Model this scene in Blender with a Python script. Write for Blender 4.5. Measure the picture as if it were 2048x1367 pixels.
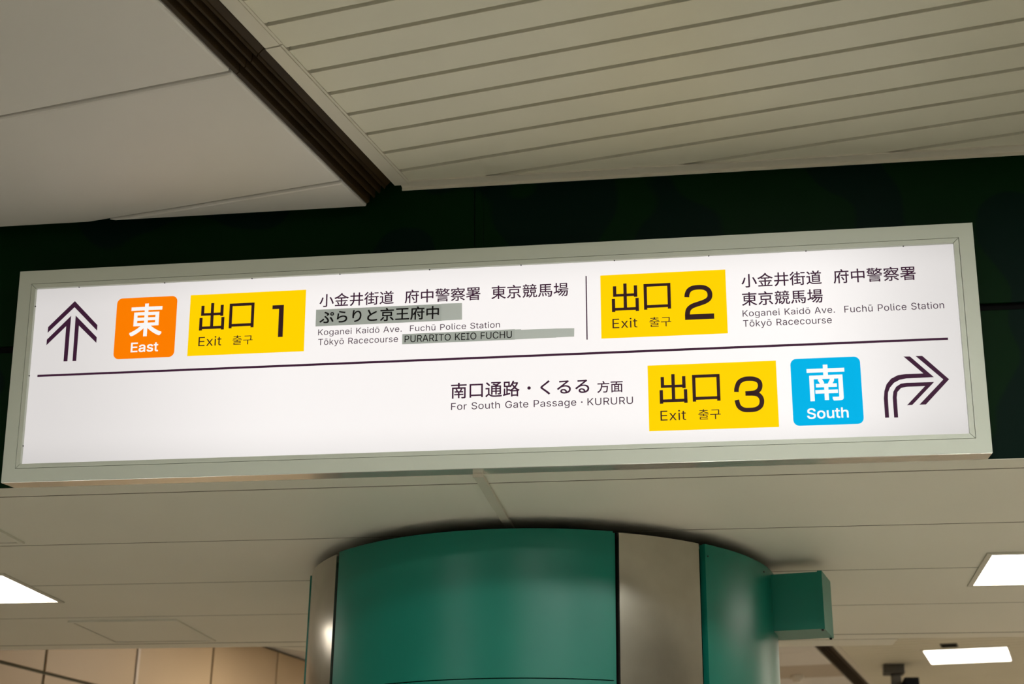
import bpy, bmesh, math, random
from mathutils import Matrix, Vector
from mathutils.geometry import delaunay_2d_cdt

for o in list(bpy.data.objects):
    bpy.data.objects.remove(o)
random.seed(3)
SC = bpy.context.scene
COL = SC.collection

# ------------------------------------------------------------------ camera, world, exposure
cam_d = bpy.data.cameras.new('camera')
cam = bpy.data.objects.new('camera', cam_d)
COL.objects.link(cam)
cam_d.sensor_width = 36
cam_d.lens = 53.088
cam_d.clip_end = 200
cam.matrix_world = Matrix(((0.98866721, 0.04177280, 0.14419496, 0),
                           (0.14952320, -0.35983320, -0.92095759, 0),
                           (0.01341516, 0.93208106, -0.36200129, 1.6),
                           (0, 0, 0, 1)))
cam_d.dof.use_dof = True
cam_d.dof.focus_distance = 3.85
cam_d.dof.aperture_fstop = 5.0
SC.camera = cam

world = bpy.data.worlds.new('world')
SC.world = world
world.use_nodes = True
world.node_tree.nodes['Background'].inputs[0].default_value = (1.0, 0.93, 0.82, 1)
world.node_tree.nodes['Background'].inputs[1].default_value = 0.02
SC.view_settings.view_transform = 'Standard'
SC.view_settings.look = 'None'
SC.view_settings.exposure = 0.0
SC.view_settings.gamma = 1.0
SC.view_settings.use_curve_mapping = False

LAMP = 6.0           # radiance of the soffit and far light diffusers
LAMP_FILL = 50.0     # radiance of the added, unseen fill lamps, far above the seen ones
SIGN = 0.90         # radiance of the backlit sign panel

# ------------------------------------------------------------------ constants of the place
T = 0.09762921                     # forward lean of the sign and the green bulkhead
A = -0.20276438                    # the upper ceiling grid is turned against the bulkhead
CA, SA = math.cos(A), math.sin(A)
ORG = (-1.9008, 3.5597, 2.6665)    # lower left front corner of the sign
ZS = 2.672                         # soffit
ZR = 3.46                          # slatted ceiling
ZL = 3.395                         # panel ceiling

def G(u, w, z=0.0):
    return (u * CA - w * SA, u * SA + w * CA, z)

# ------------------------------------------------------------------ materials
def mat(name, col, rough=0.5, metal=0.0, spec=0.5, noise=None, emit=None, es=0.0, bump=None, coat=0.0):
    m = bpy.data.materials.new(name)
    m.use_nodes = True
    nt = m.node_tree
    b = nt.nodes['Principled BSDF']
    b.inputs['Base Color'].default_value = (*col, 1)
    b.inputs['Roughness'].default_value = rough
    b.inputs['Metallic'].default_value = metal
    b.inputs['Specular IOR Level'].default_value = spec
    if coat:
        b.inputs['Coat Weight'].default_value = coat
        b.inputs['Coat Roughness'].default_value = 0.2
    if emit:
        b.inputs['Emission Color'].default_value = (*emit, 1)
        b.inputs['Emission Strength'].default_value = es
    if noise:
        sc, amt, det = noise
        tc = nt.nodes.new('ShaderNodeTexCoord')
        n = nt.nodes.new('ShaderNodeTexNoise')
        n.inputs['Scale'].default_value = sc
        n.inputs['Detail'].default_value = det
        r = nt.nodes.new('ShaderNodeMapRange')
        r.inputs['From Min'].default_value = 0.3
        r.inputs['From Max'].default_value = 0.7
        r.inputs['To Min'].default_value = 1 - amt
        r.inputs['To Max'].default_value = 1.0
        mx = nt.nodes.new('ShaderNodeMix')
        mx.data_type = 'RGBA'
        mx.blend_type = 'MULTIPLY'
        mx.inputs['Factor'].default_value = 1
        mx.inputs[6].default_value = (*col, 1)
        nt.links.new(tc.outputs['Object'], n.inputs['Vector'])
        nt.links.new(n.outputs['Fac'], r.inputs['Value'])
        nt.links.new(r.outputs[0], mx.inputs[7])
        nt.links.new(mx.outputs[2], b.inputs['Base Color'])
    if bump:
        tc = nt.nodes.new('ShaderNodeTexCoord')
        n = nt.nodes.new('ShaderNodeTexNoise')
        n.inputs['Scale'].default_value = bump[0]
        bp = nt.nodes.new('ShaderNodeBump')
        bp.inputs['Strength'].default_value = bump[1]
        bp.inputs['Distance'].default_value = 0.002
        nt.links.new(tc.outputs['Object'], n.inputs['Vector'])
        nt.links.new(n.outputs['Fac'], bp.inputs['Height'])
        nt.links.new(bp.outputs[0], b.inputs['Normal'])
    return m

M = {}
M['slat'] = mat('slat_paint', (.66, .63, .50), .45, noise=(3, .05, 3))
M['trim'] = mat('trim_paint', (.62, .58, .48), .4)
M['panel'] = mat('ceiling_panel_paint', (.64, .61, .56), .55, noise=(1.5, .06, 2))
M['panel_b'] = mat('ceiling_panel_darker', (.42, .36, .28), .6)
M['soffit'] = mat('soffit_paint', (.80, .77, .66), .5, noise=(1.2, .06, 2))
M['gap'] = mat('joint_shadow_paint', (.30, .265, .225), .8)
M['gapd'] = mat('joint_dark', (.10, .09, .05), .8)
M['joint'] = mat('joint_shade_dark', (.15, .13, .085), .8)
M['brown'] = mat('brown_anodised', (.040, .024, .009), .5, metal=0.0, spec=.2, noise=(9, .3, 3))
M['black'] = mat('black_void', (.004, .004, .004), .9, spec=.1)
M['frame'] = mat('sign_frame_paint', (.53, .555, .47), .45, noise=(2, .04, 2))
M['alu'] = mat('sign_underside_metal', (.84, .81, .74), .2, metal=.6)
M['seam'] = mat('seam_line', (.10, .09, .07), .8)
M['screw'] = mat('screw_dark', (.03, .03, .03), .4, metal=.6)
M['green'] = mat('green_column_paint', (.007, .175, .125), .34, spec=.3, noise=(2.2, .12, 2))
M['steel'] = mat('brushed_steel', (.56, .52, .45), .20, metal=.9, noise=(5, .30, 6))
M['wall'] = mat('beige_wall_tile', (.54, .41, .26), .5, noise=(1.3, .1, 2))
M['wallpale'] = mat('pale_joint', (.66, .58, .50), .5)
M['floor'] = mat('floor_stone', (.57, .54, .48), .4, noise=(4, .2, 4))
M['wallfar'] = mat('far_wall_paint', (.50, .42, .30), .6)
M['dark'] = mat('dark_grey_paint', (.05, .045, .035), .5)
M['white'] = mat('white_plastic', (.70, .66, .58), .4)
M['lampframe'] = mat('lamp_frame_paint', (.60, .57, .48), .45)
M['lamp'] = mat('lamp_diffuser', (.8, .8, .78), .5, emit=(1.0, .93, .82), es=LAMP)
M['lampfill'] = mat('fill_lamp_diffuser', (.8, .8, .78), .5, emit=(.98, 1.0, .96), es=LAMP_FILL)
M['lampfill_far'] = mat('bright_warm_fill_lamp_diffuser', (.8, .8, .78), .5, emit=(1.0, .88, .74), es=LAMP_FILL * 1.7)  # added lamps out of view, strengthened to brighten the far ceiling
M['lampfill_warm'] = mat('warm_fill_lamp_diffuser', (.8, .8, .78), .5, emit=(1.0, .88, .74), es=LAMP_FILL * .8)  # added lamps out of view, weaker fill near the tiled wall
M['ink'] = mat('dark_plum_ink', (.02, .012, .016), .6, spec=.03, emit=(.036, .008, .028), es=1.0)
M['inky'] = mat('brown_black_ink', (.02, .012, .010), .6, spec=.03, emit=(.022, .008, .010), es=1.0)
M['inkt'] = mat('black_tape_ink', (.014, .012, .012), .6, spec=.03)
M['yellow'] = mat('backlit_yellow', (.10, .07, .0), .6, spec=.03, emit=(1.0, .63, .0), es=.98)
M['orange'] = mat('backlit_orange', (.08, .02, .0), .6, spec=.03, emit=(.97, .205, .0), es=.97)
M['blue'] = mat('backlit_blue', (.0, .04, .06), .6, spec=.03, emit=(.0, .44, .79), es=.97)
M['whiteglow'] = mat('backlit_white', (.1, .1, .1), .5, spec=.2, emit=(.90, .89, .88), es=1.0)
M['tape'] = mat('grey_tape', (.30, .32, .30), .5, spec=.2, emit=(.24, .26, .235), es=.75)
M['tape2'] = mat('grey_tape_single', (.30, .32, .30), .5, spec=.2, emit=(.27, .285, .26), es=.85)

def brushed(m):
    nt = m.node_tree
    b = nt.nodes['Principled BSDF']
    t = nt.nodes.new('ShaderNodeTangent')
    t.direction_type = 'RADIAL'
    t.axis = 'Z'
    b.inputs['Anisotropic'].default_value = .75
    b.inputs['Anisotropic Rotation'].default_value = 0.0
    nt.links.new(t.outputs[0], b.inputs['Tangent'])
brushed(M['steel'])

def green_wall():
    m = mat('dark_green_bulkhead_panel', (.002, .014, .004), .42, spec=.04)
    nt = m.node_tree
    b = nt.nodes['Principled BSDF']
    tc = nt.nodes.new('ShaderNodeTexCoord')
    n = nt.nodes.new('ShaderNodeTexNoise')
    n.inputs['Scale'].default_value = 3.2
    n.inputs['Detail'].default_value = 1.0
    r = nt.nodes.new('ShaderNodeMapRange')
    r.inputs['From Min'].default_value = .53
    r.inputs['From Max'].default_value = .545
    mx = nt.nodes.new('ShaderNodeMix')
    mx.data_type = 'RGBA'
    mx.inputs[6].default_value = (.0008, .0125, .0018, 1)
    mx.inputs[7].default_value = (.0005, .0078, .0045, 1)
    nt.links.new(tc.outputs['Object'], n.inputs['Vector'])
    nt.links.new(n.outputs['Fac'], r.inputs['Value'])
    nt.links.new(r.outputs[0], mx.inputs['Factor'])
    nt.links.new(mx.outputs[2], b.inputs['Base Color'])
    return m
M['bulk'] = green_wall()

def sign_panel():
    # backlit acrylic face without tubes: dimming towards the edges is painted into its glow
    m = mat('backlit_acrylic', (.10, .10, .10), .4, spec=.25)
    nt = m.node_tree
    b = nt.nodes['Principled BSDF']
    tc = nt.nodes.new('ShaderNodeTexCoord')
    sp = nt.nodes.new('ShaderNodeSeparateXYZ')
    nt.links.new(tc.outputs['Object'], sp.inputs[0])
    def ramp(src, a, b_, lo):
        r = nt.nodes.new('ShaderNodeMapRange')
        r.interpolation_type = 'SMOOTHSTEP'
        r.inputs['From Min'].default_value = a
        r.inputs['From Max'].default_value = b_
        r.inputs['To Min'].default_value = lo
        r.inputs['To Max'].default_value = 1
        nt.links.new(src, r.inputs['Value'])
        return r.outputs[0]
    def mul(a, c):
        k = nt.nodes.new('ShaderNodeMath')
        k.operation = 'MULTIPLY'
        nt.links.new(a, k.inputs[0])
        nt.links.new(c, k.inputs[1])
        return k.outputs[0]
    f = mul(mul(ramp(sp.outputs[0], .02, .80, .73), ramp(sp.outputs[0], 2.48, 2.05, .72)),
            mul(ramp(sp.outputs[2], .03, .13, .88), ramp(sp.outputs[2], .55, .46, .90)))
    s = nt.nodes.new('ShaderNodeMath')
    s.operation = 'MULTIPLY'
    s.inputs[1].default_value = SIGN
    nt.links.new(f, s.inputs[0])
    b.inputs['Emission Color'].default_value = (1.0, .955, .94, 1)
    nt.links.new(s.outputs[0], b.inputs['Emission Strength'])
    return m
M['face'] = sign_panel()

# ------------------------------------------------------------------ mesh helpers
def link(o, parent=None):
    COL.objects.link(o)
    if parent is not None:
        o.parent = parent
    return o

def meshobj(name, verts, faces, m, parent=None, smooth=False):
    me = bpy.data.meshes.new(name)
    me.from_pydata([tuple(v) for v in verts], [], faces)
    me.materials.append(m)
    me.validate()
    bm = bmesh.new()
    bm.from_mesh(me)
    bmesh.ops.recalc_face_normals(bm, faces=bm.faces)
    bm.to_mesh(me)
    bm.free()
    if smooth:
        for p in me.polygons:
            p.use_smooth = True
        try:
            me.set_sharp_from_angle(angle=math.radians(35))
        except Exception:
            pass
    return link(bpy.data.objects.new(name, me), parent)

def empty(name, loc, rx=0, rz=0):
    o = bpy.data.objects.new(name, None)
    o.location = loc
    o.rotation_euler = (rx, 0, rz)
    o.empty_display_size = .1
    return link(o)

def tag(o, label, cat, group=None):
    o['label'] = label
    o['category'] = cat
    if group:
        o['group'] = group
    return o

def struct(o, label=None, cat=None):
    o['kind'] = 'structure'
    if label:
        o['label'] = label
    if cat:
        o['category'] = cat
    return o

def boxgeo(x0, x1, y0, y1, z0, z1):
    v = [(x0, y0, z0), (x1, y0, z0), (x1, y1, z0), (x0, y1, z0), (x0, y0, z1), (x1, y0, z1), (x1, y1, z1), (x0, y1, z1)]
    f = [(0, 3, 2, 1), (4, 5, 6, 7), (0, 1, 5, 4), (1, 2, 6, 5), (2, 3, 7, 6), (3, 0, 4, 7)]
    return v, f

def box(name, x0, x1, y0, y1, z0, z1, m, parent=None, bevel=0.0):
    v, f = boxgeo(x0, x1, y0, y1, z0, z1)
    o = meshobj(name, v, f, m, parent)
    if bevel:
        bm = bmesh.new()
        bm.from_mesh(o.data)
        bmesh.ops.bevel(bm, geom=list(bm.edges), offset=bevel, segments=1, affect='EDGES', profile=.5)
        bm.to_mesh(o.data)
        bm.free()
    return o

def gbox(name, u0, u1, w0, w1, z0, z1, m, parent=None):
    v, f = boxgeo(u0, u1, w0, w1, z0, z1)
    return meshobj(name, [G(*p) for p in v], f, m, parent)

def prism(name, poly, z0, z1, m, parent=None, taper=0.0):
    """poly = list of (x, y); z0 is the lower face, optionally smaller by taper (an eased edge)."""
    n = len(poly)
    cx = sum(p[0] for p in poly) / n
    cy = sum(p[1] for p in poly) / n
    low = poly
    verts = [(x, y, z0) for x, y in low] + [(x, y, z1) for x, y in poly]
    faces = [tuple(range(n))[::-1], tuple(range(n, 2 * n))]
    faces += [(i, (i + 1) % n, n + (i + 1) % n, n + i) for i in range(n)]
    o = meshobj(name, verts, faces, m, parent)
    if taper:
        bm = bmesh.new()
        bm.from_mesh(o.data)
        es = [e for e in bm.edges if all(abs(v.co.z - z0) < 1e-5 for v in e.verts)]
        bmesh.ops.bevel(bm, geom=es, offset=taper, segments=2, affect='EDGES', profile=.5)
        bm.to_mesh(o.data)
        bm.free()
    return o

def clip(poly, a, b, c):
    """keep a*x + b*y <= c"""
    out = []
    n = len(poly)
    for i in range(n):
        p, q = poly[i], poly[(i + 1) % n]
        dp, dq = a * p[0] + b * p[1] - c, a * q[0] + b * q[1] - c
        if dp <= 0:
            out.append(p)
        if (dp < 0 < dq) or (dq < 0 < dp):
            t = dp / (dp - dq)
            out.append((p[0] + t * (q[0] - p[0]), p[1] + t * (q[1] - p[1])))
    return out

def grect(u0, u1, w0, w1):
    return [G(u, w)[:2] for u, w in ((u0, w0), (u1, w0), (u1, w1), (u0, w1))]

def gstrip(name, u0, u1, w0, w1, z0, z1, m, parent, y_near, y_far, taper=0.0, xlim=9.4, sides=(1, 1)):
    """one piece of the upper ceiling, cut where the bulkhead stands"""
    base = grect(u0, u1, w0, w1)
    for c in ((1, 0, xlim), (-1, 0, xlim), (0, -1, 9.4), (0, 1, 19.4)):
        base = clip(base, *c)
        if len(base) < 3:
            return
    out = []
    if sides[0]:
        out.append(clip(base, 0, 1, y_near))
    if sides[1]:
        out.append(clip(base, 0, -1, -y_far))
    for p in out:
        if len(p) >= 3:
            prism(name, p, z0, z1, m, parent, taper)

def ring(name, cx, cy, r0, r1, a0, a1, z0, z1, m, parent=None, step=2.0):
    n = max(2, int(abs(a1 - a0) / step))
    vs, fs = [], []
    full = abs(a1 - a0) >= 359.9
    k = n if full else n + 1
    for i in range(k):
        a = math.radians(a0 + (a1 - a0) * i / n)
        s, c = math.sin(a), -math.cos(a)
        for r, z in ((r1, z0), (r1, z1), (r0, z1), (r0, z0)):
            vs.append((cx + r * s, cy + r * c, z))
    for i in range(n):
        j = (i + 1) % k
        for q in range(4):
            fs.append((4 * i + q, 4 * j + q, 4 * j + (q + 1) % 4, 4 * i + (q + 1) % 4))
    if not full:
        fs.append((0, 1, 2, 3))
        fs.append((4 * n + 3, 4 * n + 2, 4 * n + 1, 4 * n))
    return meshobj(name, vs, fs, m, parent, smooth=True)

def lathe(name, loc, prof, m, parent=None, n=24):
    vs, fs = [], []
    for r, z in prof:
        for i in range(n):
            a = 2 * math.pi * i / n
            vs.append((loc[0] + r * math.cos(a), loc[1] + r * math.sin(a), loc[2] + z))
    for k in range(len(prof) - 1):
        for i in range(n):
            j = (i + 1) % n
            fs.append((k * n + i, k * n + j, (k + 1) * n + j, (k + 1) * n + i))
    fs.append(tuple(range(n)))
    fs.append(tuple(range((len(prof) - 1) * n, len(prof) * n)))
    return meshobj(name, vs, fs, m, parent, smooth=True)

# ------------------------------------------------------------------ room shell
struct(box('floor', -10, 10, -10, 20, -.1, 0, M['floor']))
struct(box('wall_left', -10, -9.8, -10, 20, 0, 3.6, M['wallfar']))
struct(box('wall_right', 9.8, 10, -10, 20, 0, 3.6, M['wallfar']))
struct(box('wall_rear', -9.8, 9.8, -10, -9.8, 0, 3.6, M['wallfar']))
struct(box('wall_far', -9.8, 9.8, 19.8, 20, 0, 3.6, M['wallfar']))

# ---- upper ceiling, right part: painted slats with open joints
YN, YF = 3.535, 6.10
slats = struct(empty('ceiling_slatted', G(-1.534, 0, ZR)))
slats.location = (0, 0, 0)
box('backing', -9.8, 9.8, -9.8, 19.8, 3.52, 3.6, M['gap'], slats)
SW0 = 2.486
pitch = .1043
for i in range(-118, 170):
    w = SW0 + i * pitch
    gstrip('slat', -1.530, 12, w + .0140, w + pitch, ZR, ZR + .012, M['slat'], slats, YN, YF)
gstrip('joint_end_strip', -1.5275, -1.5225, -2, 3.4, ZR + .009, ZR + .0155, M['black'], slats, YN + .01, YF, sides=(1, 0))  # black strip across the left ends of the slat joints
gstrip('slat_bed', -1.545, 12, -13, 20, ZR + .016, ZR + .03, M['gap'], slats, YN + .01, YF)

# ---- trims along the slatted ceiling
trimo = struct(empty('trim_1', (0, 0, 0)))
gstrip('trim_piece', -1.572, -1.534, 2.5745, 20, ZR - .006, ZR + .03, M['trim'], trimo, YN, YF)
gstrip('trim_piece', -1.572, -1.534, -12, 2.5715, ZR - .004, ZR + .03, M['trim'], trimo, YN, YF)
gstrip('trim_bead', -1.5345, -1.528, 2.5745, 20, ZR - .003, ZR + .03, M['trim'], trimo, YN, YF)
gstrip('trim_bead', -1.5345, -1.527, -12, 2.5715, ZR - .002, ZR + .03, M['trim'], trimo, YN, YF)
box('edge_angle', -.862, 9.4, 3.520, 3.5555, ZR - .004, ZR - .0005, M['trim'], trimo)
box('edge_angle_leg', -.862, 9.4, 3.5530, 3.5565, ZR - .012, ZR - .0005, M['trim'], trimo)

# ---- brown ribbed expansion cover between the two ceilings
cov = empty('expansion_joint_cover', G(-1.61, 2.4, ZR))
cov.location = (0, 0, 0)
tag(cov, 'ribbed dark brown metal channel crossing the ceiling diagonally between white panels and slats', 'ceiling cover')
prof = [(-1.6440, 3.440), (-1.6440, 3.4035), (-1.6410, 3.4015), (-1.6345, 3.4065), (-1.6335, 3.4300), (-1.6245, 3.4340),
        (-1.6235, 3.4160), (-1.6210, 3.4145), (-1.6185, 3.4185), (-1.6178, 3.4420), (-1.6095, 3.4450), (-1.6085, 3.4275),
        (-1.6060, 3.4260), (-1.6035, 3.4300), (-1.6028, 3.4530), (-1.5945, 3.4560), (-1.5935, 3.4385), (-1.5915, 3.4370),
        (-1.5890, 3.4420), (-1.5883, 3.4480), (-1.5870, 3.4450), (-1.5745, 3.4560), (-1.5735, 3.4780)]
def cover_piece(w0, w1):
    n = len(prof)
    vs = []
    for w in (w0, w1):
        for u, z in prof:
            x, y, _ = G(u, w)
            vs.append((x, y, z))
    fs = [(i, i + 1, n + i + 1, n + i) for i in range(n - 1)]
    fs.append((0, n, 2 * n - 1, n - 1))
    fs.append(tuple(range(n)))
    fs.append(tuple(range(n, 2 * n)))
    meshobj('cover_piece', vs, fs, M['brown'], cov)
cover_piece(-6.0, 2.5705)
cover_piece(2.5735, 3.265)
cover_piece(6.65, 12.9)
cover_piece(12.903, 16.0)

# ---- upper ceiling, left part: large white panels
pan = struct(empty('ceiling_panelled', (0, 0, 0)))
for i in range(-22, 30):
    w0 = 2.548 + i * .565
    far_i = round((11.04 - w0) / .565)
    m = M['panel_b'] if i == 15 else M['panel']  # one far panel in a darker tone
    gstrip('ceiling_panel', -12, -1.6460, w0 + .012, w0 + .565, ZL, ZL + .015, m, pan, 3.535, 6.35, .006, sides=(1, 1))
gstrip('panel_bed', -12, -1.660, -13, 20, ZL + .020, ZL + .05, M['gap'], pan, 3.45, 6.40)

# ---- lower soffit behind the sign
sof = struct(empty('ceiling_soffit', (0, 0, 0)))
ys = [3.637, 3.718, 4.257, 4.820, 5.380, 5.948, 6.050]
for a_, b_ in zip(ys[:-1], ys[1:]):
    g0 = .0 if a_ == 3.637 else .0045
    for x0, x1 in ((-4.2, -.650), (-.647, 6.5)):
        box('soffit_panel', x0, x1, a_ + g0, b_ - (.010 if b_ == 5.948 else .0045), ZS, ZS + (.0014 if a_ == 3.637 else .02), M['soffit'], sof, .0004)
for y_ in ys[1:-1]:
    box('joint_shade_strip', -4.2, 6.5, y_ - (.0095 if y_ == 5.948 else .004), y_ + .004, ZS + .0008, ZS + .004, M['joint'], sof)  # flat dark strips painting the shade of the recessed panel joints
box('soffit_bed', -4.2, 6.5, 3.66, 6.03, ZS + .021, ZS + .03, M['seam'], sof)
box('bulkhead_core', -4.2, 6.5, 3.70, 6.03, ZS + .032, 3.515, M['gap'], sof)
struct(box('wall_bulkhead_rear', -4.2, 6.5, 6.034, 6.052, ZS + .021, 3.515, M['wallfar']))
ledge = prism('trim_2', [(-1.92, 6.055), (.590, 6.055), (.578, 6.19), (-1.80, 6.19)], ZS - .001, ZS + .018, M['soffit'])
struct(ledge)
st = empty('trim_3', (-.649, 3.62, ZS - .012))
struct(st)
st.location = (0, 0, 0)
box('strip', -.6615, -.6365, 3.628, 4.30, ZS - .010, ZS - .0005, M['trim'], st, .0008)
box('end_cap', -.6622, -.6358, 3.618, 3.6275, ZS - .012, ZS - .001, M['trim'], st, .0008)

# ------------------------------------------------------------------ dark green bulkhead face (same lean as the sign)
bulk = struct(empty('wall_front', ORG, rx=T))
seg_u = [-4.2, -1.162, 1.2375, 3.6375, 8.0]
for i in range(4):
    for v0, v1 in ((-.0004, .3735), (.392, .835)):
        box('wall_panel', seg_u[i] + .0015, seg_u[i + 1] - .0015, .0775, .090, v0, v1, M['bulk'], bulk, .001)
for s in (-1.162, 1.2495, 3.6375):
    box('cover_strip', s - .0115, s + .0115, .0745, .0772, .394, .80, M['bulk'], bulk, .0006)
box('recess', -4.2, 8.0, .092, .100, .002, .835, M['black'], bulk)

# ------------------------------------------------------------------ the sign
sign = empty('direction_sign', ORG, rx=T)
tag(sign, 'long backlit white direction sign with pale grey frame on the dark green bulkhead', 'sign')
W_, H_ = 2.5, .5785
# housing: hollow box behind the frame
def housing():
    v, f = [], []
    def add(b):
        n0 = len(v)
        v.extend(b[0])
        f.extend([tuple(i + n0 for i in q) for q in b[1]])
    add(boxgeo(.002, W_ - .002, .068, .076, .002, H_ - .002))
    add(boxgeo(.002, .006, .012, .068, .002, H_ - .002))
    add(boxgeo(W_ - .006, W_ - .002, .012, .068, .002, H_ - .002))
    add(boxgeo(.006, W_ - .006, .012, .068, H_ - .006, H_ - .002))
    return meshobj('housing', v, f, M['frame'], sign)
housing()
box('underside_plate', .0008, W_ - .0008, .0012, .0768, -.0012, -.0002, M['alu'], sign)
def mitre(name, a, b, c, d, y0, y1, m, parent=None, slope=0.0):
    """quad a-b (outer edge), c-d (inner edge), in u,v"""
    vs = [(p[0], y0, p[1]) for p in (a, b)] + [(p[0], y0 + slope, p[1]) for p in (c, d)] + [(p[0], y1, p[1]) for p in (a, b, c, d)]
    fs = [(0, 1, 2, 3), (4, 5, 6, 7), (0, 1, 5, 4), (1, 2, 6, 5), (2, 3, 7, 6), (3, 0, 4, 7)]
    return meshobj(name, vs, fs, m, parent or sign)
B1 = .0352
o_ = [(0, 0), (W_, 0), (W_, H_), (0, H_)]
i_ = [(B1, B1), (W_ - B1, B1), (W_ - B1, H_ - B1 - .0015), (B1, H_ - B1 - .0015)]
rail = None
# the outer frame is one folded sheet: a single ring
vs = [(p[0], 0, p[1]) for p in o_] + [(p[0], 0, p[1]) for p in i_] + [(p[0], .0118, p[1]) for p in o_] + [(p[0], .0118, p[1]) for p in i_]
fs = []
for k in range(4):
    j = (k + 1) % 4
    fs += [(k, j, 4 + j, 4 + k), (8 + k, 8 + j, 12 + j, 12 + k), (k, j, 8 + j, 8 + k), (4 + k, 4 + j, 12 + j, 12 + k)]
fr = meshobj('frame', vs, fs, M['frame'], sign)
g = .0012
s_ = [(B1 + g, B1 + g), (W_ - B1 - g, B1 + g), (W_ - B1 - g, H_ - B1 - .0015 - g), (B1 + g, H_ - B1 - .0015 - g)]
q_ = [(.0478, .0480), (2.4517, .0480), (2.4517, .5292), (.0478, .5292)]
for k in range(4):
    j = (k + 1) % 4
    dx, dy = s_[j][0] - s_[k][0], s_[j][1] - s_[k][1]
    L = math.hypot(dx, dy)
    ex, ey = dx / L * .0009, dy / L * .0009
    a, b = (s_[k][0] + ex, s_[k][1] + ey), (s_[j][0] - ex, s_[j][1] - ey)
    d, c = (q_[k][0] + ex, q_[k][1] + ey), (q_[j][0] - ex, q_[j][1] - ey)
    mitre('bezel_rail', a, b, c, d, .0002, .0112, M['frame'], None, .0006)
box('seam_backing', B1 - .004, W_ - B1 + .004, .0122, .0132, B1 - .004, H_ - B1 + .004, M['seam'], sign)
PY = .0110
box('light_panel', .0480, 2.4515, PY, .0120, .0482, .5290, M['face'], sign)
def small_screw(u, v_):
    n = 8
    vs = [(u + .0017 * math.cos(6.2832 * k / n), y, v_ + .0017 * math.sin(6.2832 * k / n)) for y in (.006, .0085) for k in range(n)]
    fs = [tuple(range(n)), tuple(range(n, 2 * n))] + [(k, (k + 1) % n, n + (k + 1) % n, n + k) for k in range(n)]
    meshobj('screw', vs, fs, M['screw'], sign)
for u in (.169, .410, .652, .891, 1.131, 1.371, 1.612, 1.851, 2.093, 2.331):
    small_screw(u, .5285)
for v_ in (.48, .287, .097):
    small_screw(.0487, v_)

# ---- flat print on the panel: everything in panel coordinates (metres)
def flat(name, pts, m, parent, lay=1):
    y = PY - .0003 * lay
    n = len(pts)
    vs = [(p[0], y, p[1]) for p in pts] + [(p[0], y + .00025, p[1]) for p in pts]
    bm = bmesh.new()
    vv = [bm.verts.new(p) for p in vs]
    f0 = bm.faces.new(vv[:n])
    bm.faces.new(vv[n:][::-1])
    for i in range(n):
        bm.faces.new((vv[i], vv[(i + 1) % n], vv[n + (i + 1) % n], vv[n + i]))
    bmesh.ops.recalc_face_normals(bm, faces=bm.faces)
    bmesh.ops.triangulate(bm, faces=[f for f in bm.faces if len(f.verts) > 4])
    me = bpy.data.meshes.new(name)
    bm.to_mesh(me)
    bm.free()
    me.materials.append(m)
    return link(bpy.data.objects.new(name, me), parent)

def rrect(x0, x1, y0, y1, r, n=6):
    p = []
    for cx, cy, a in ((x1 - r, y0 + r, -90), (x1 - r, y1 - r, 0), (x0 + r, y1 - r, 90), (x0 + r, y0 + r, 180)):
        for k in range(n + 1):
            t = math.radians(a + 90 * k / n)
            p.append((cx + r * math.cos(t), cy + r * math.sin(t)))
    return p

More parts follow.
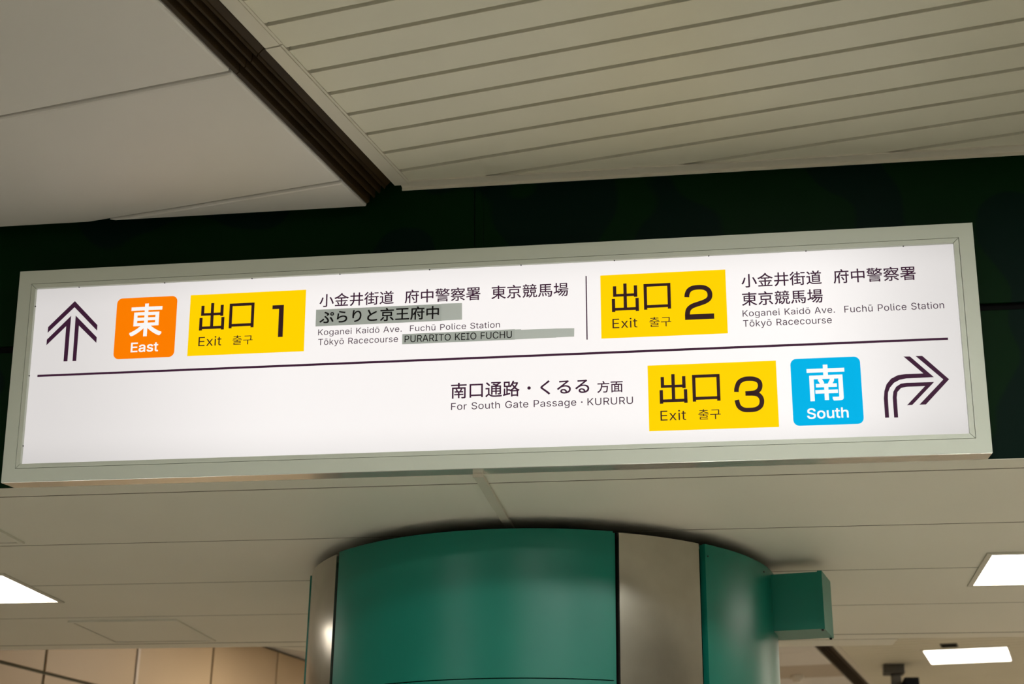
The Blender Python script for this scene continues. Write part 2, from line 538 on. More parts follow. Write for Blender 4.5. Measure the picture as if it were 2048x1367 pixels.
# outlines of the Latin letters of the print: {letter: [advance, [x, y, x, y, ...] per contour]}
LATIN = {".":[188,[[95,-4,78,-1,63,9,53,24,50,41,53,59,63,73,78,83,95,87,113,83,128,73,138,59,141,41,138,24,128,9,113,-1]]],"A":[480,[[16,0,201,509,276,509,463,0,395,0,287,302,276,334,264,372,257,394,250,420,241,447,232,478,245,478,236,447,228,419,220,393,213,371,201,333,191,302,85,0],[110,142,110,199,370,199,370,142]]],"C":[510,[[267,-7,235,-5,205,1,177,11,150,25,126,42,104,63,86,88,70,115,57,146,48,179,42,215,40,254,42,293,48,329,57,362,70,393,86,421,104,445,126,466,150,484,177,498,205,508,235,514,267,516,305,513,340,504,373,490,402,471,427,447,448,418,463,385,473,348,408,348,401,373,389,395,375,413,357,428,337,440,315,449,292,454,267,456,223,450,184,432,166,419,150,403,137,385,125,364,116,340,109,314,105,285,103,254,105,223,109,194,116,168,125,145,137,123,151,105,166,89,184,76,223,59,267,53,292,55,315,60,337,69,357,81,375,96,389,114,401,136,408,160,473,160,463,124,448,91,428,62,402,38,373,19,341,5,305,-4]]],"E":[419,[[60,0,60,509,372,509,372,452,125,452,125,286,355,286,355,229,125,229,125,57,375,57,375,0]]],"F":[410,[[60,0,60,509,369,509,369,452,125,452,125,278,346,278,346,221,125,221,125,0]]],"G":[520,[[269,-7,236,-5,205,1,176,11,149,25,125,43,104,64,85,88,69,116,57,146,47,179,42,215,40,254,42,293,47,329,57,362,69,393,85,421,103,445,125,466,149,484,175,498,203,508,233,514,265,516,304,513,340,504,374,489,403,469,429,445,449,416,465,384,474,349,408,349,399,372,387,393,373,411,356,427,337,439,315,448,291,454,265,456,222,450,183,432,166,419,150,404,137,385,125,364,116,340,109,314,105,285,103,254,105,223,109,194,116,168,125,145,137,124,151,105,166,90,184,76,224,59,269,53,309,57,345,71,374,93,396,123,410,160,415,202,434,199,283,199,283,256,478,256,478,200,476,170,471,141,463,115,451,91,436,69,419,50,399,33,377,19,352,8,326,0,298,-5]]],"H":[517,[[60,0,60,509,125,509,125,289,392,289,392,509,457,509,457,0,392,0,392,232,125,232,125,0]]],"I":[301,[[31,0,31,57,118,57,118,452,31,452,31,509,269,509,269,452,183,452,183,57,269,57,269,0]]],"K":[467,[[104,145,104,216,122,239,139,261,157,282,174,303,193,324,212,344,364,509,448,509,231,276,228,276],[60,0,60,509,125,509,125,334,124,225,125,193,125,0],[372,0,188,259,228,309,449,0]]],"O":[533,[[267,-7,235,-5,205,1,177,11,150,25,126,42,105,63,86,88,70,115,57,146,48,179,42,215,40,254,42,293,48,329,57,362,70,393,86,421,105,445,126,466,150,484,177,498,205,508,235,514,267,516,299,514,329,508,357,498,384,484,408,466,429,445,448,421,464,393,477,362,486,329,491,293,493,254,491,215,486,179,477,146,464,115,448,88,429,63,408,42,384,25,357,11,329,1,299,-5],[267,53,310,59,349,76,367,89,383,105,396,123,408,144,418,168,425,194,429,223,430,254,429,286,425,314,418,341,408,365,396,386,383,404,367,420,349,433,310,450,267,456,223,450,184,433,167,420,151,404,137,385,125,364,116,340,109,314,105,285,103,254,105,223,109,194,116,168,125,144,137,123,151,105,167,89,184,76,223,59]]],"P":[445,[[60,0,60,509,235,509,289,503,332,487,366,462,390,430,404,391,409,348,404,304,390,265,366,233,332,207,289,191,235,186,109,186,109,242,233,242,269,246,297,256,318,272,333,294,342,319,344,348,342,376,333,402,318,423,297,439,268,449,232,452,125,452,125,0]]],"R":[449,[[60,0,60,509,236,509,290,504,333,489,367,465,390,433,405,395,409,352,405,309,390,271,367,240,333,217,289,203,236,198,96,198,96,255,234,255,269,258,298,267,319,281,334,300,342,324,345,352,342,380,334,405,319,425,298,440,269,449,233,452,125,452,125,0],[353,0,230,229,303,229,428,0]]],"S":[447,[[224,-9,172,-4,128,9,91,31,64,60,46,96,38,137,104,137,110,110,123,88,142,71,166,59,194,52,224,49,257,52,286,60,311,74,329,92,341,114,346,139,342,161,332,179,316,193,296,205,272,214,245,222,184,239,154,249,128,260,105,274,86,289,60,326,52,372,58,413,75,448,102,476,138,498,180,511,227,516,275,511,316,498,351,476,377,449,394,415,401,378,337,378,326,412,302,437,267,453,225,459,194,456,167,448,145,435,129,418,118,398,115,376,119,352,131,334,148,319,169,308,191,300,212,293,264,279,287,272,312,264,336,252,359,238,379,220,395,198,405,171,408,139,403,99,386,64,360,34,323,11,278,-4]]],"T":[449,[[32,452,32,509,417,509,417,452,257,452,257,0,193,0,193,452]]],"U":[517,[[259,-8,230,-7,203,-2,177,5,154,15,133,28,114,43,98,60,85,80,66,124,60,173,60,509,124,509,124,178,128,144,141,113,160,87,187,68,220,56,259,52,298,56,331,68,357,87,377,113,389,144,393,178,393,509,457,509,457,173,451,124,433,80,419,60,403,43,384,28,363,15,340,5,315,-2,288,-7]]],"a":[389,[[160,-9,126,-5,94,5,68,22,48,45,35,73,30,108,34,138,43,161,58,179,78,193,100,203,125,211,152,216,178,220,209,224,234,227,252,230,265,235,273,243,276,255,276,257,273,279,267,297,256,311,240,322,220,329,196,331,171,329,149,322,132,313,118,301,107,288,100,274,41,291,57,322,79,346,104,364,133,375,163,382,194,384,215,383,239,379,263,372,286,360,306,343,322,320,333,290,337,251,337,0,277,0,277,52,272,52,264,38,252,25,236,12,215,1,190,-6],[170,45,202,49,228,59,248,74,263,93,272,115,276,138,276,190,270,186,259,182,246,179,231,176,216,173,200,171,186,169,175,168,154,164,134,159,117,150,103,139,95,124,92,105,94,87,102,72,114,61,130,52,149,47]]],"c":[396,[[207,-8,159,-2,117,16,98,30,82,46,68,64,56,85,46,108,40,133,36,159,34,187,36,216,40,243,46,268,56,291,68,312,82,330,98,346,117,360,159,378,207,384,234,383,260,377,284,368,305,356,324,341,340,322,353,301,362,277,303,262,298,276,290,289,281,301,270,311,257,319,242,325,226,329,207,330,173,325,145,310,124,287,108,258,99,224,96,187,99,151,108,117,124,89,145,66,173,51,207,46,226,48,243,52,258,58,271,66,282,76,292,89,299,102,304,117,363,102,354,78,341,56,325,37,306,21,285,9,261,-1,235,-6]]],"d":[424,[[195,-8,151,-2,111,16,94,29,79,45,66,64,55,84,46,108,39,133,35,160,34,189,35,218,39,245,46,270,55,293,66,313,79,332,95,347,112,361,151,378,196,384,228,381,253,373,272,360,287,346,298,331,306,319,311,319,311,509,372,509,372,0,313,0,313,59,307,59,298,46,287,31,272,17,252,4,227,-5],[205,47,236,51,263,65,284,86,299,115,309,150,312,189,309,229,300,263,284,291,263,312,237,325,205,330,172,325,145,311,124,290,108,261,99,227,96,189,99,151,109,117,124,88,145,66,172,51]]],"e":[404,[[212,-8,161,-2,117,16,98,30,82,46,68,64,56,85,46,108,40,132,35,159,34,187,35,215,39,242,46,267,55,290,67,311,81,329,97,346,115,359,157,378,205,384,236,382,266,374,294,361,319,341,341,315,357,282,368,242,371,194,371,169,75,169,75,221,338,221,310,202,307,237,298,269,283,294,263,314,237,326,205,330,173,326,146,313,125,294,109,270,99,241,96,211,96,178,100,139,110,106,128,80,151,61,179,50,212,46,234,48,254,53,271,61,285,73,297,88,306,105,365,91,353,63,335,39,311,19,283,4,249,-5]]],"g":[425,[[207,-151,168,-148,134,-140,105,-127,82,-110,64,-91,51,-69,101,-41,110,-53,122,-66,136,-78,154,-88,178,-95,207,-97,249,-92,282,-75,304,-47,311,-6,311,68,306,68,298,56,287,41,272,28,252,16,227,8,195,5,152,10,113,27,95,39,80,53,67,71,55,90,46,112,39,136,35,163,34,191,35,220,39,246,46,271,55,293,66,314,80,332,95,347,112,361,152,378,196,384,228,382,253,373,273,360,288,346,299,331,308,319,313,319,313,379,372,379,372,-9,367,-54,350,-90,324,-117,291,-136,251,-147],[205,59,237,63,264,75,285,95,300,121,309,154,312,193,309,231,300,264,285,291,264,312,237,325,205,330,172,325,145,312,124,290,109,262,99,229,96,193,99,155,109,123,124,96,145,76,172,63]]],"h":[410,[[114,227,114,0,53,0,53,509,114,509,114,287,102,287,112,312,124,332,137,349,152,362,187,379,227,384,264,380,295,369,321,349,341,321,353,285,357,240,357,0,296,0,296,235,290,275,273,304,246,323,210,329,184,326,161,317,141,303,126,283,117,257]]],"i":[167,[[53,0,53,379,114,379,114,0],[84,443,67,446,54,455,44,468,41,483,44,499,54,512,67,521,84,524,100,521,114,512,123,499,126,483,123,468,114,455,100,446]]],"k":[381,[[110,137,110,212,121,212,284,379,360,379,184,199,177,199],[53,0,53,509,114,509,114,0],[294,0,148,186,191,229,372,0]]],"l":[189,[[139,-2,101,3,74,20,58,47,53,84,53,509,114,509,114,99,115,77,120,62,130,54,146,52,154,52,160,53,165,53,170,54,181,3,172,1,162,-1,151,-2]]],"n":[410,[[114,227,114,0,53,0,53,379,112,379,112,287,102,287,112,312,124,332,137,349,152,362,187,379,227,384,264,380,295,369,321,349,341,321,353,285,357,240,357,0,296,0,296,235,290,275,273,304,246,323,210,329,184,326,161,317,141,303,126,283,117,257]]],"o":[415,[[207,-8,159,-2,117,16,98,30,82,46,68,64,56,85,46,108,40,133,36,159,34,187,36,216,40,243,46,268,56,291,68,312,82,330,98,346,117,360,159,378,207,384,256,378,299,360,317,346,333,330,347,312,359,291,369,268,376,243,380,216,381,187,380,159,376,133,369,108,359,85,347,64,333,46,317,30,299,16,256,-2],[207,46,242,51,270,66,292,89,307,117,316,151,319,187,316,224,307,258,292,287,270,310,242,325,207,330,173,325,145,310,124,287,108,258,99,224,96,187,99,151,108,117,124,89,145,66,173,51]]],"r":[259,[[53,0,53,379,112,379,112,321,115,321,130,347,152,367,181,380,213,385,221,385,229,384,237,384,243,384,243,322,239,323,230,324,219,325,207,326,182,323,159,315,140,301,126,284,117,262,114,237,114,0]]],"s":[365,[[182,-8,145,-5,112,3,84,18,62,38,45,63,36,94,94,107,105,79,124,60,150,49,181,45,217,50,244,62,262,81,268,103,265,121,254,136,237,147,212,155,149,170,104,186,72,208,53,237,47,274,51,305,65,332,87,354,115,370,149,381,187,384,223,381,254,372,279,358,299,339,314,316,324,290,268,277,258,298,243,316,219,328,187,333,156,329,131,317,114,299,109,277,112,258,124,243,144,232,172,223,229,209,275,194,306,171,325,142,331,107,326,75,312,47,290,24,260,6,223,-5]]],"t":[227,[[204,379,204,327,6,327,6,379],[65,471,126,471,126,98,128,76,136,61,150,53,170,50,177,50,185,51,194,52,202,54,213,2,203,-1,192,-3,180,-4,168,-4,125,2,92,21,72,52,65,93]]],"u":[410,[[182,-5,146,-1,115,11,89,31,69,59,57,95,53,139,53,379,114,379,114,144,119,105,137,75,164,56,200,50,226,53,249,62,268,77,283,97,293,122,296,153,296,379,357,379,357,0,298,0,298,92,307,92,297,67,286,47,272,30,257,17,222,0]]],"v":[389,[[163,0,17,379,84,379,165,155,177,121,187,87,196,53,206,21,184,21,194,53,203,87,213,121,224,155,305,379,371,379,226,0]]],"x":[379,[[21,0,171,218,171,171,29,379,100,379,147,306,164,279,179,253,193,229,207,206,175,206,190,229,202,253,216,279,233,306,282,379,352,379,209,169,209,214,358,0,287,0,231,85,214,112,200,136,187,159,173,182,205,182,191,159,178,136,165,112,148,85,91,0]]],"y":[389,[[47,-139,61,-86,71,-87,88,-90,104,-89,118,-84,130,-74,141,-58,151,-36,163,-1,17,379,84,379,165,155,177,121,187,87,196,53,206,21,184,21,193,53,202,87,212,121,224,155,305,379,371,379,204,-58,191,-85,177,-107,159,-124,139,-136,117,-143,91,-145,77,-145,65,-143,54,-141]]],"ō":[415,[[207,-8,159,-2,117,16,98,30,82,46,68,64,56,85,46,108,40,133,36,159,34,187,36,216,40,243,46,268,56,291,68,312,82,330,98,346,117,360,159,378,207,384,256,378,299,360,317,346,333,330,347,312,359,291,369,268,376,243,380,216,381,187,380,159,376,133,369,108,359,85,347,64,333,46,317,30,299,16,256,-2],[207,46,242,51,270,66,292,89,307,117,316,151,319,187,316,224,307,258,292,287,270,310,242,325,207,330,173,325,145,310,124,287,108,258,99,224,96,187,99,151,108,117,124,89,145,66,173,51],[302,506,302,458,113,458,113,506]]],"ū":[410,[[182,-5,146,-1,115,11,89,31,69,59,57,95,53,139,53,379,114,379,114,144,119,105,137,75,164,56,200,50,226,53,249,62,268,77,283,97,293,122,296,153,296,379,357,379,357,0,298,0,298,92,307,92,297,67,286,47,272,30,257,17,222,0],[299,506,299,458,110,458,110,506]]]}

LATIN_MESH = {}
def latin_mesh(ch):
    """triangles inside the (possibly overlapping) contours, non-zero rule"""
    if ch in LATIN_MESH:
        return LATIN_MESH[ch]
    cons = [[(c[2 * k] / 1000, c[2 * k + 1] / 1000) for k in range(len(c) // 2)] for c in LATIN[ch][1]]
    pts, eds = [], []
    for c in cons:
        n0 = len(pts)
        pts += [Vector(p) for p in c]
        eds += [(n0 + k, n0 + (k + 1) % len(c)) for k in range(len(c))]
    vs, _, fs, _, _, _ = delaunay_2d_cdt(pts, eds, [], 0, 1e-6)
    keep = []
    for f in fs:
        x = sum(vs[i].x for i in f) / len(f)
        y = sum(vs[i].y for i in f) / len(f)
        wn = 0
        for c in cons:
            for k in range(len(c)):
                (ax, ay), (bx, by) = c[k], c[(k + 1) % len(c)]
                side = (bx - ax) * (y - ay) - (x - ax) * (by - ay)
                if ay <= y < by and side > 0:
                    wn += 1
                elif by <= y < ay and side < 0:
                    wn -= 1
        if wn:
            keep.append(tuple(f))
    LATIN_MESH[ch] = ([(v.x, v.y) for v in vs], keep)
    return LATIN_MESH[ch]

def text(body, x0, x1, y0, y1, m, parent, lay=1, off=0.0, name='lettering', track=0.0, bold=0.0):
    if all(ch == ' ' or ch in LATIN for ch in body):
        co, polys, x = [], [], 0.0
        for ch in body:
            if ch == ' ':
                x += .235 + track
                continue
            pv, pf = latin_mesh(ch)
            n0 = len(co)
            co += [(x + p[0], p[1]) for p in pv]
            polys += [tuple(i + n0 for i in f) for f in pf]
            x += LATIN[ch][0] / 1000 + track
        used = {i for f in polys for i in f}
        ext = [co[i] for i in used]
    else:
        cu = bpy.data.curves.new(name, 'FONT')
        cu.body = body
        cu.size = 1.0
        cu.resolution_u = 5
        cu.fill_mode = 'FRONT'
        tmp = bpy.data.objects.new('tmp', cu)
        COL.objects.link(tmp)
        dg = bpy.context.evaluated_depsgraph_get()
        dg.update()
        me0 = bpy.data.meshes.new_from_object(tmp.evaluated_get(dg))
        bpy.data.objects.remove(tmp)
        co = ext = [(v.co.x, v.co.y) for v in me0.vertices]
        polys = [tuple(p.vertices) for p in me0.polygons]
    xs = [p[0] for p in ext]
    zs = [p[1] for p in ext]
    ax, bx, az, bz = min(xs), max(xs), min(zs), max(zs)
    y = PY - .0003 * lay
    b = bold
    base = [(x0 + b + (p[0] - ax) / (bx - ax) * (x1 - x0 - 2 * b), y0 + b + (p[1] - az) / (bz - az) * (y1 - y0 - 2 * b)) for p in co]
    vs, fs = [], []
    shifts = [(0, 0)] if not b else [(-b, -b), (b, -b), (b, b), (-b, b)]
    for k, (dx, dz) in enumerate(shifts):      # a heavier weight: the outline spread to all sides
        n0 = len(vs)
        vs += [(p[0] + dx, y - .00001 * k, p[1] + dz) for p in base]
        fs += [tuple(i + n0 for i in p) for p in polys]
    me = bpy.data.meshes.new(name)
    me.from_pydata(vs, [], fs)
    me.materials.append(m)
    return link(bpy.data.objects.new(name, me), parent)

def catmull(pts, n=8):
    out = []
    P = [pts[0]] + list(pts) + [pts[-1]]
    for i in range(1, len(P) - 2):
        p0, p1, p2, p3 = P[i - 1], P[i], P[i + 1], P[i + 2]
        for k in range(n):
            t = k / n
            out.append(tuple(.5 * (2 * b + (c - a) * t + (2 * a - 5 * b + 4 * c - d) * t * t + (3 * b - a - 3 * c + d) * t ** 3)
                             for a, b, c, d in zip(p0, p1, p2, p3)))
    out.append(pts[-1])
    return out

def stroke(pts, w):
    """ribbon polygon of width w along the path"""
    L, R = [], []
    n = len(pts)
    for i in range(n):
        a = pts[max(i - 1, 0)]
        b = pts[min(i + 1, n - 1)]
        dx, dy = b[0] - a[0], b[1] - a[1]
        d = math.hypot(dx, dy) or 1
        nx, ny = -dy / d * w / 2, dx / d * w / 2
        L.append((pts[i][0] + nx, pts[i][1] + ny))
        R.append((pts[i][0] - nx, pts[i][1] - ny))
    return L, R

def glyph(name, shapes, m, parent, lay):
    """several polygons / ribbons as one printed character"""
    y = PY - .0003 * lay
    bm = bmesh.new()
    for kind, s in shapes:
        if kind == 'poly':
            f = bm.faces.new([bm.verts.new((p[0], y, p[1])) for p in s])
            f.normal_update()
            bmesh.ops.triangulate(bm, faces=[f])
        else:
            L, R = s
            a = [bm.verts.new((p[0], y, p[1])) for p in L]
            b = [bm.verts.new((p[0], y, p[1])) for p in R]
            for i in range(len(a) - 1):
                bm.faces.new((a[i], a[i + 1], b[i + 1], b[i]))
    me = bpy.data.meshes.new(name)
    bm.to_mesh(me)
    bm.free()
    me.materials.append(m)
    return link(bpy.data.objects.new(name, me), parent)

def rect(x0, x1, y0, y1):
    return ('poly', [(x0, y0), (x1, y0), (x1, y1), (x0, y1)])

# arrows
flat('arrow', [(.1587, .4906), (.2278, .4204), (.2278, .4051), (.1590, .4735), (.0885, .4051), (.0885, .4212)], M['ink'], sign)
flat('arrow', [(.1514, .4498), (.1511, .3236), (.1402, .3236), (.1397, .4215), (.0879, .3706), (.0879, .3862)], M['ink'], sign)
flat('arrow', [(.1643, .4498), (.2285, .3866), (.2285, .3712), (.1756, .4213), (.1758, .3236), (.1654, .3236)], M['ink'], sign)
flat('arrow', [(2.3409, .2464), (2.3566, .2460), (2.4154, .1851), (2.3563, .1247), (2.3411, .1247), (2.4018, .1852)], M['ink'], sign)
flat('arrow', [(2.3122, .2464), (2.3272, .2460), (2.3800, .1919), (2.3153, .1911), (2.2995, .1886), (2.2852, .1815), (2.2748, .1699), (2.2694, .1576), (2.2681, .1432),
               (2.2678, .0955), (2.2584, .0955), (2.2585, .1435), (2.2611, .1621), (2.2673, .1785), (2.2788, .1918), (2.2951, .1999), (2.3140, .2021), (2.3560, .2021)], M['ink'], sign)
flat('arrow', [(2.3796, .1797), (2.3243, .1247), (2.3122, .1247), (2.3577, .1704), (2.3139, .1704), (2.3006, .1677), (2.2916, .1580), (2.2891, .1445), (2.2891, .0951),
               (2.2797, .0951), (2.2796, .1448), (2.2821, .1592), (2.2896, .1714), (2.3007, .1784), (2.3146, .1802)], M['ink'], sign)
# rules
flat('rule_line', [(.0700, .2838), (2.4206, .2838), (2.4206, .2897), (.0700, .2897)], M['ink'], sign)
flat('rule_line', [(1.5370, .3230), (1.5400, .3230), (1.5400, .4917), (1.5370, .4917)], M['ink'], sign)

# orange and blue direction plates
pl = flat('direction_plate', rrect(.2790, .4473, .3236, .4917, .0150), M['orange'], sign)
pl['label'] = 'orange rounded East plate'
text('東', .3185, .4090, .3832, .4740, M['whiteglow'], pl, 2, bold=.0015)
text('East', .3263, .4025, .3402, .3670, M['whiteglow'], pl, 2, 0, bold=.0006)
pl = flat('direction_plate', rrect(2.0400, 2.2080, .0825, .2510, .0150), M['blue'], sign)
pl['label'] = 'blue rounded South plate'
text('南', 2.0783, 2.1690, .1425, .2336, M['whiteglow'], pl, 2, bold=.0015)
text('South', 2.0738, 2.1728, .0986, .1252, M['whiteglow'], pl, 2, 0, bold=.0006)

# yellow exit plates
def exit_plate(x, y, num, lab):
    w, h = .3162, .1674
    p = flat('exit_plate', [(x, y), (x + w, y), (x + w, y + h), (x, y + h)], M['yellow'], sign)
    p['label'] = lab
    # the two large characters, drawn from their strokes
    X, Y = x + .0282, y + .0687
    a, b = .0684, .0742
    t = .0084
    glyph('lettering', [rect(X + a * .5 - t / 2, X + a * .5 + t / 2, Y + .0085, Y + b),
                        rect(X + .0035, X + .0035 + t, Y + .0400, Y + .0680),
                        rect(X + a - .0035 - t, X + a - .0035, Y + .0375, Y + .0680),
                        rect(X + .0035, X + a - .0035, Y + .0400, Y + .0400 + .0070),
                        rect(X, X + t, Y - .0002, Y + .0345),
                        rect(X + a - t, X + a, Y - .0002, Y + .0345),
                        rect(X, X + a, Y + .0030, Y + .0105)], M['inky'], p, 2)
    X2 = x + .1094
    c = .0680
    t = .0082
    glyph('lettering', [rect(X2, X2 + t, Y + .0022, Y + .0702), rect(X2 + c - t, X2 + c, Y + .0022, Y + .0702),
                        rect(X2, X2 + c, Y + .0702 - .0076, Y + .0702), rect(X2, X2 + c, Y + .0065, Y + .0140)], M['inky'], p, 2)
    text('Exit', x + .0288, x + .0916, y + .0255, y + .0512, M['inky'], p, 2, 0, track=.01)
    text('출구', x + .1218, x + .1764, y + .0250, y + .0508, M['inky'], p, 2)
    if num == 1:
        q = [(.2267, .1286), (.2577, .1286), (.2577, .0412), (.2448, .0412), (.2448, .1180), (.2267, .1180)]
        glyph('numeral', [('poly', [(x + i, y + j) for i, j in q])], M['inky'], p, 2)
    elif num == 2:
        def k(px, py):
            return (x + .2114 + (px - 797) / 223 * .0726, y + .0394 + (796 - py) / 266 * .0905)
        c_ = [(816, 622), (819, 598), (833, 570), (862, 553), (906, 548), (950, 553), (982, 573), (994, 605), (986, 638), (955, 660), (905, 676), (855, 692), (826, 716), (817, 748), (817, 775)]
        glyph('numeral', [('rib', stroke(catmull([k(*z) for z in c_], 5), .0123)), ('poly', [k(797, 796), k(1020, 796), k(1020, 755), k(797, 755)])], M['inky'], p, 2)
    else:
        def k(px, py):
            return (x + .2105 + (px - 567) / 184 * .0728, y + .0394 + (433 - py) / 216 * .0905)
        c1_ = [(583, 309), (586, 284), (602, 250), (632, 234), (660, 231), (694, 234), (722, 248), (731, 273), (722, 300), (695, 316), (638, 320)]
        c2_ = [(638, 320), (700, 324), (727, 340), (737, 367), (728, 398), (700, 416), (660, 420), (622, 416), (594, 395), (583, 357)]
        glyph('numeral', [('rib', stroke(catmull([k(*z) for z in c1_], 5), .0113)), ('rib', stroke(catmull([k(*z) for z in c2_], 5), .0113))], M['inky'], p, 2)
    return p
exit_plate(.4838, .3238, 1, 'yellow plate of exit 1')
exit_plate(1.5748, .3238, 2, 'yellow plate of exit 2')
exit_plate(1.6890, .0814, 3, 'yellow plate of exit 3')

INK = M['ink']
text('小金井街道', .8374, 1.0362, .4408, .4774, INK, sign, 1, bold=.00028)
text('府中警察署', 1.0653, 1.2645, .4408, .4774, INK, sign, 1, bold=.00028)
text('東京競馬場', 1.2932, 1.4924, .4408, .4774, INK, sign, 1, bold=.00028)
tp = flat('tape_patch', [(.8290, .3895), (1.1640, .3895), (1.1640, .4349), (.8290, .4349)], M['tape'], sign)
tp['label'] = 'grey tape strip with black lettering'
text('ぷらりと京王府中', .8391, 1.1566, .3952, .4310, M['inkt'], tp, 3, bold=.0005)
flat('tape_patch', [(1.1625, .3900), (1.2170, .3902), (1.2165, .4348), (1.1625, .4356)], M['tape2'], sign, 2)
text('Koganei Kaidō Ave.', .8367, 1.0590, .3605, .3814, INK, sign, 1, 0, track=.012)
text('Fuchū Police Station', 1.0806, 1.3156, .3646, .3812, INK, sign, 1, 0, track=.012)
text('Tōkyō Racecourse', .8376, 1.0495, .3336, .3550, INK, sign, 1, 0, track=.012)
tp = flat('tape_patch', [(1.0608, .3311), (1.3545, .3311), (1.3545, .3584), (1.0608, .3584)], M['tape'], sign)
tp['label'] = 'grey tape strip with black capitals'
text('PURARITO KEIO FUCHU', 1.0673, 1.3466, .3356, .3542, M['inkt'], tp, 3, 0, bold=.0001)
flat('tape_patch', [(1.3535, .3313), (1.4600, .3318), (1.4600, .3556), (1.3700, .3560), (1.3700, .3574), (1.3535, .3575)], M['tape2'], sign, 2)
flat('tape_patch', [(1.4585, .3322), (1.5058, .3322), (1.5065, .3543), (1.4585, .3556)], M['tape2'], sign, 2)
text('南口通路', 1.1901, 1.3659, .1823, .2235, INK, sign, 1, bold=.0004)
flat('dot', [(1.3900 + .0044 * math.cos(k * .5236), .2029 + .0044 * math.sin(k * .5236)) for k in range(12)], INK, sign)
text('くるる', 1.4188, 1.5421, .1840, .2210, INK, sign, 1, bold=.0004)
text('方面', 1.5622, 1.6262, .1834, .2137, INK, sign, 1, bold=.00028)
text('For South Gate Passage', 1.1907, 1.5091, .1478, .1713, INK, sign, 1, 0, track=.012)
flat('dot', [(1.5230 + .0021 * math.cos(k * .7854), .1615 + .0021 * math.sin(k * .7854)) for k in range(8)], INK, sign)
text('KURURU', 1.5372, 1.6507, .1522, .1708, INK, sign, 1, 0, track=.012)
text('小金井街道', 1.9298, 2.1275, .4405, .4772, INK, sign, 1, bold=.00028)
text('府中警察署', 2.1567, 2.3559, .4405, .4772, INK, sign, 1, bold=.00028)
text('東京競馬場', 1.9289, 2.1279, .3930, .4290, INK, sign, 1, bold=.00028)
text('Koganei Kaidō Ave.', 1.9293, 2.1552, .3605, .3822, INK, sign, 1, 0, track=.012)
text('Fuchū Police Station', 2.1784, 2.4176, .3640, .3821, INK, sign, 1, 0, track=.012)
text('Tōkyō Racecourse', 1.9295, 2.1462, .3340, .3560, INK, sign, 1, 0, track=.012)

# ------------------------------------------------------------------ round column
CX, CY, CR = -.640, 4.788, .743
colm = empty('column', (CX, CY, 0))
tag(colm, 'thick round column clad in green and brushed steel panels below the white soffit', 'column')
def cring(name, r0, r1, a0, a1, z0, z1, m):
    return ring(name, 0, 0, r0, r1, a0, a1, z0, z1, m, colm)
lathe('core', (0, 0, 0), [(.714, 0.0), (.714, 2.62), (.60, 2.6705)], M['black'], colm, 64)
ZT = 2.635
TOPZ = 2.2265
cring('green_panel', .721, CR, -46.5, 22.9, TOPZ, ZT, M['green'])
cring('green_panel', .721, CR, -46.5, 22.9, .10, TOPZ - .003, M['green'])
cring('panel_return', .720, CR - .006, 22.9, 23.5, .10, ZT - .003, M['green'])
cring('green_panel', .721, CR, 46.4, 115.6, .10, ZT, M['green'])
cring('green_panel', .721, CR, 138.5, 206.5, .10, ZT, M['green'])
cring('green_panel', .721, CR, 227.0, 286.2, .10, ZT, M['green'])
for a0, a1 in ((-73.2, -48.6), (24.4, 44.9), (117.2, 137.0), (208.0, 225.5)):
    cring('steel_panel', .721, CR - .005, a0, a1, .10, ZT - .001, M['steel'])
cring('base_ring', .715, CR + .004, 0, 360, 0, .098, M['steel'])
for an, z in ((71.5, 2.612), (47.2, 2.60)):
    a = math.radians(an)
    lathe('screw', ((CR + .0005) * math.sin(a), -(CR + .0005) * math.cos(a), z - .002), [(.0025, 0), (.0025, .004)], M['screw'], colm, 8)

# ------------------------------------------------------------------ junction box on the column
jb = empty('junction_box', G(-.70, 4.64, 2.449))
tag(jb, 'green painted metal junction box sticking out from right side of column', 'box')
jb.location = (0, 0, 0)
gbox('body', -.900, -.708, 4.560, 4.718, 2.449, 2.622, M['green'], jb)
gbox('cover', -.7075, -.6935, 4.5565, 4.7215, 2.4475, 2.6245, M['green'], jb)
for w in (4.563, 4.713):
    gbox('screw', -.7045, -.6975, w - .004, w + .004, 2.4425, 2.4474, M['screw'], jb)

# ------------------------------------------------------------------ lights
def troffer(name, fr_, corners, cells, axis, z, xf, label, group, lm='lamp'):
    """recess frame ring with a divided diffuser; xf maps (a, b, z) to the world"""
    x0, x1, y0, y1 = corners
    t = empty(name, (0, 0, 0))
    tag(t, label, 'ceiling light', group)
    def bx(nm, a0, a1, b0, b1, z0, z1, m):
        v, f = boxgeo(a0, a1, b0, b1, z0, z1)
        meshobj(nm, [xf(*p) for p in v], f, m, t)
    X0, X1, Y0, Y1 = x0 - fr_, x1 + fr_, y0 - fr_, y1 + fr_
    v = [(X0, Y0), (X1, Y0), (X1, Y1), (X0, Y1)]
    w = [(x0, y0), (x1, y0), (x1, y1), (x0, y1)]
    vs = [xf(p[0], p[1], z - .005) for p in v + w] + [xf(p[0], p[1], z - .0003) for p in v + w]
    fs = []
    for k in range(4):
        j = (k + 1) % 4
        fs += [(k, j, 4 + j, 4 + k), (8 + k, 8 + j, 12 + j, 12 + k), (k, j, 8 + j, 8 + k), (4 + k, 4 + j, 12 + j, 12 + k)]
    meshobj('frame', vs, fs, M['lampframe'], t)
    for k in range(cells):
        a = x0 + (x1 - x0) * k / cells
        b = x0 + (x1 - x0) * (k + 1) / cells
        bx('diffuser', a + .0008, b - .0008, y0 + .0005, y1 - .0005, z - .0035, z - .0005, M[lm])
    return t
idn = lambda a, b, c: (a, b, c)
troffer('ceiling_light', .0165, (.747, 1.307, 4.633, 5.070), 4, 0, ZS, idn, 'bright soffit light panel right of the column, cut by the right picture edge', 'soffit light panels')
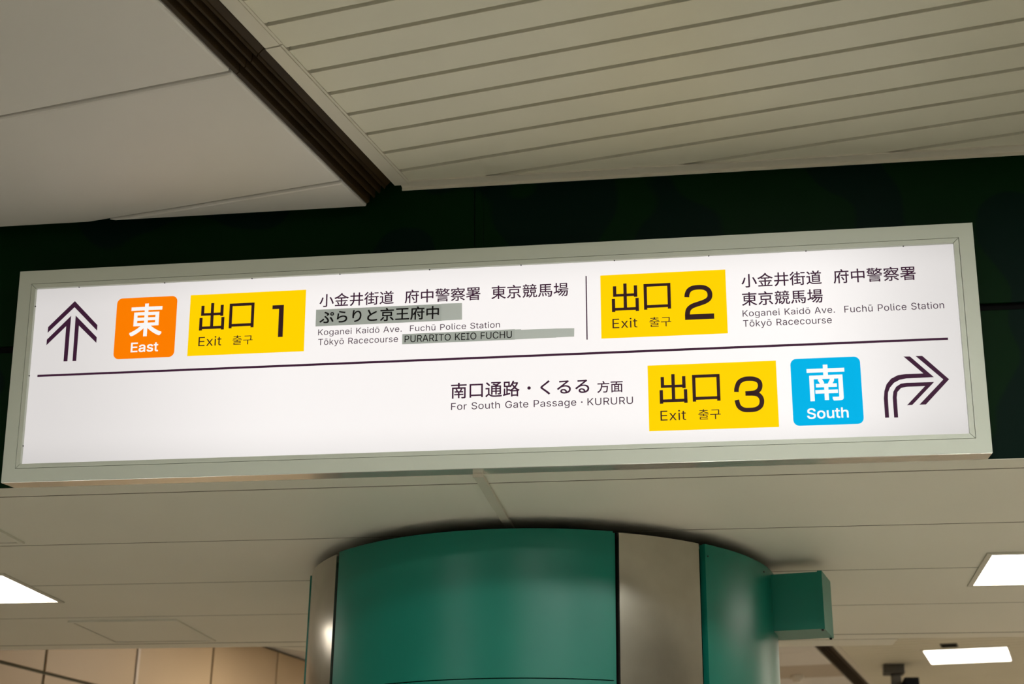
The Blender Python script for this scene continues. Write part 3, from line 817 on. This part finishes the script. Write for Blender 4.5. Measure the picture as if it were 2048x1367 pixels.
troffer('ceiling_light', .0165, (-2.984, -2.424, 4.633, 5.070), 4, 0, ZS, idn, 'bright soffit light panel left of the column, cut by the left picture edge', 'soffit light panels')
troffer('ceiling_light', .0165, (3.917, 4.477, 4.633, 5.070), 4, 0, ZS, idn, 'square light panel further right in the soffit, outside the picture', 'soffit light panels')
gx = lambda a, b, c: G(a, b, c)
troffer('ceiling_light', .020, (-1.001, -.440, 11.0, 11.585), 3, 0, ZR, gx, 'three part light panel in the slatted ceiling beyond the soffit', 'upper hall light panels')
def hall(pts, z, lm, where):  # unseen lamps added as fill for the soffit, sign frame and ceilings
    for u, w in pts:
        troffer('ceiling_light', .020, (u, u + .56, w, w + .585), 3, 0, z, gx, 'added fill light panel %s, outside the picture' % where, 'added fill light panels ' + where, lm)
hall(((2.6, 11.0), (-.2, 14.2), (2.6, 15.0), (2.6, 7.5)), ZR, 'lampfill_far', 'of the hall beyond the soffit')
hall(((-.35, 1.25), (1.1, 1.25), (-.35, -1.2), (1.9, -2.6), (.5, -5.0), (2.8, -5.0)), ZR, 'lampfill', 'in the slatted ceiling behind the camera')
hall(((-3.6, -1.2), (-3.6, -5.6)), ZL, 'lampfill', 'in the panelled ceiling behind the camera')
hall(((-4.2, 8.2), (-3.4, 13.5)), ZL, 'lampfill_warm', 'in the panelled ceiling by the tiled wall')

# ------------------------------------------------------------------ soffit hatches
def hatch(x0, x1, y0, y1, label):
    t = empty('access_hatch', (0, 0, 0))
    tag(t, label, 'access hatch', 'soffit access hatches')
    v = [(x0, y0), (x1, y0), (x1, y1), (x0, y1)]
    b = .014
    w = [(x0 + b, y0 + b), (x1 - b, y0 + b), (x1 - b, y1 - b), (x0 + b, y1 - b)]
    vs = [(p[0], p[1], ZS - .007) for p in v + w] + [(p[0], p[1], ZS - .0003) for p in v + w]
    fs = []
    for k in range(4):
        j = (k + 1) % 4
        fs += [(k, j, 4 + j, 4 + k), (8 + k, 8 + j, 12 + j, 12 + k), (k, j, 8 + j, 8 + k), (4 + k, 4 + j, 12 + j, 12 + k)]
    meshobj('frame', vs, fs, M['soffit'], t)
    c = b + .005
    box('shadow_gap', x0 + b - .002, x1 - b + .002, y0 + b - .002, y1 - b + .002, ZS - .0012, ZS - .0002, M['joint'], t)
    box('door', x0 + c, x1 - c, y0 + c, y1 - c, ZS - .0045, ZS - .0013, M['soffit'], t)
hatch(-2.549, -2.115, 5.432, 5.880, 'square access hatch in the soffit left of the column near its far edge')
hatch(-2.578, -2.145, 3.770, 4.212, 'access hatch in the soffit cut by the left picture edge just below the sign')

# ------------------------------------------------------------------ tiled wall beyond the soffit on the left
UW = -5.225
wl = struct(empty('wall_tiled', (0, 0, 0)))
gbox('wall_core', UW - .25, UW - .012, 5.35, 16.0, 0, ZL - .006, M['gapd'], wl)
ws = [5.35 - .055 + .0, ]
w = 6.845 - 2 * .848
edges = []
while w < 16:
    edges.append(w)
    w += .848
zr = [0.0, .62, 1.736, 2.852, ZL - .008]
for a, b in zip(edges[:-1], edges[1:]):
    a2 = max(a, 5.35)
    for z0, z1 in zip(zr[:-1], zr[1:]):
        gbox('wall_tile', UW - .011, UW, a2 + .011, b - .011, z0 + .009, z1 - .009, M['wall'], wl)
gbox('joint_strip', UW - .011, UW + .003, 7.693 + .006, 7.693 + .030, 0.01, ZL - .008, M['wallpale'], wl)

# ------------------------------------------------------------------ things on the far ceiling
v_ = empty('air_vent', (0, 0, 0))
tag(v_, 'small dark slot vent in the far ceiling beside the three part light', 'vent')
gbox('frame', -.866, -.752, 10.765, 10.888, ZR - .006, ZR - .0005, M['dark'], v_)
for k in range(4):
    gbox('slat', -.858, -.760, 10.778 + k * .027, 10.792 + k * .027, ZR - .009, ZR - .0062, M['black'], v_)

sd = empty('smoke_detector', G(-1.974, 11.46, ZL))
tag(sd, 'small pale smoke detector on the far panelled ceiling left of the brown channel', 'smoke detector')
lathe('base', (0, 0, 0), [(.050, -.001), (.052, -.014), (.046, -.030)], M['white'], sd)
lathe('sensor_head', (0, 0, 0), [(.032, -.0302), (.030, -.050), (.018, -.054)], M['white'], sd)

hp = empty('hanging_monitor', (1.092, 11.6, ZR))
tag(hp, 'dark grey ceiling post with box mount and dark housing hanging beyond the soffit', 'ceiling mount')
box('mount_box', -.086, .062, -.07, .07, -.068, -.0005, M['dark'], hp, .004)
box('post', -.034, .036, -.035, .035, -.66, -.0685, M['dark'], hp, .004)
box('housing', .045, .150, -.16, .10, -.52, -.113, M['black'], hp, .005)
box('arm', .0365, .0445, -.02, .02, -.36, -.30, M['dark'], hp)
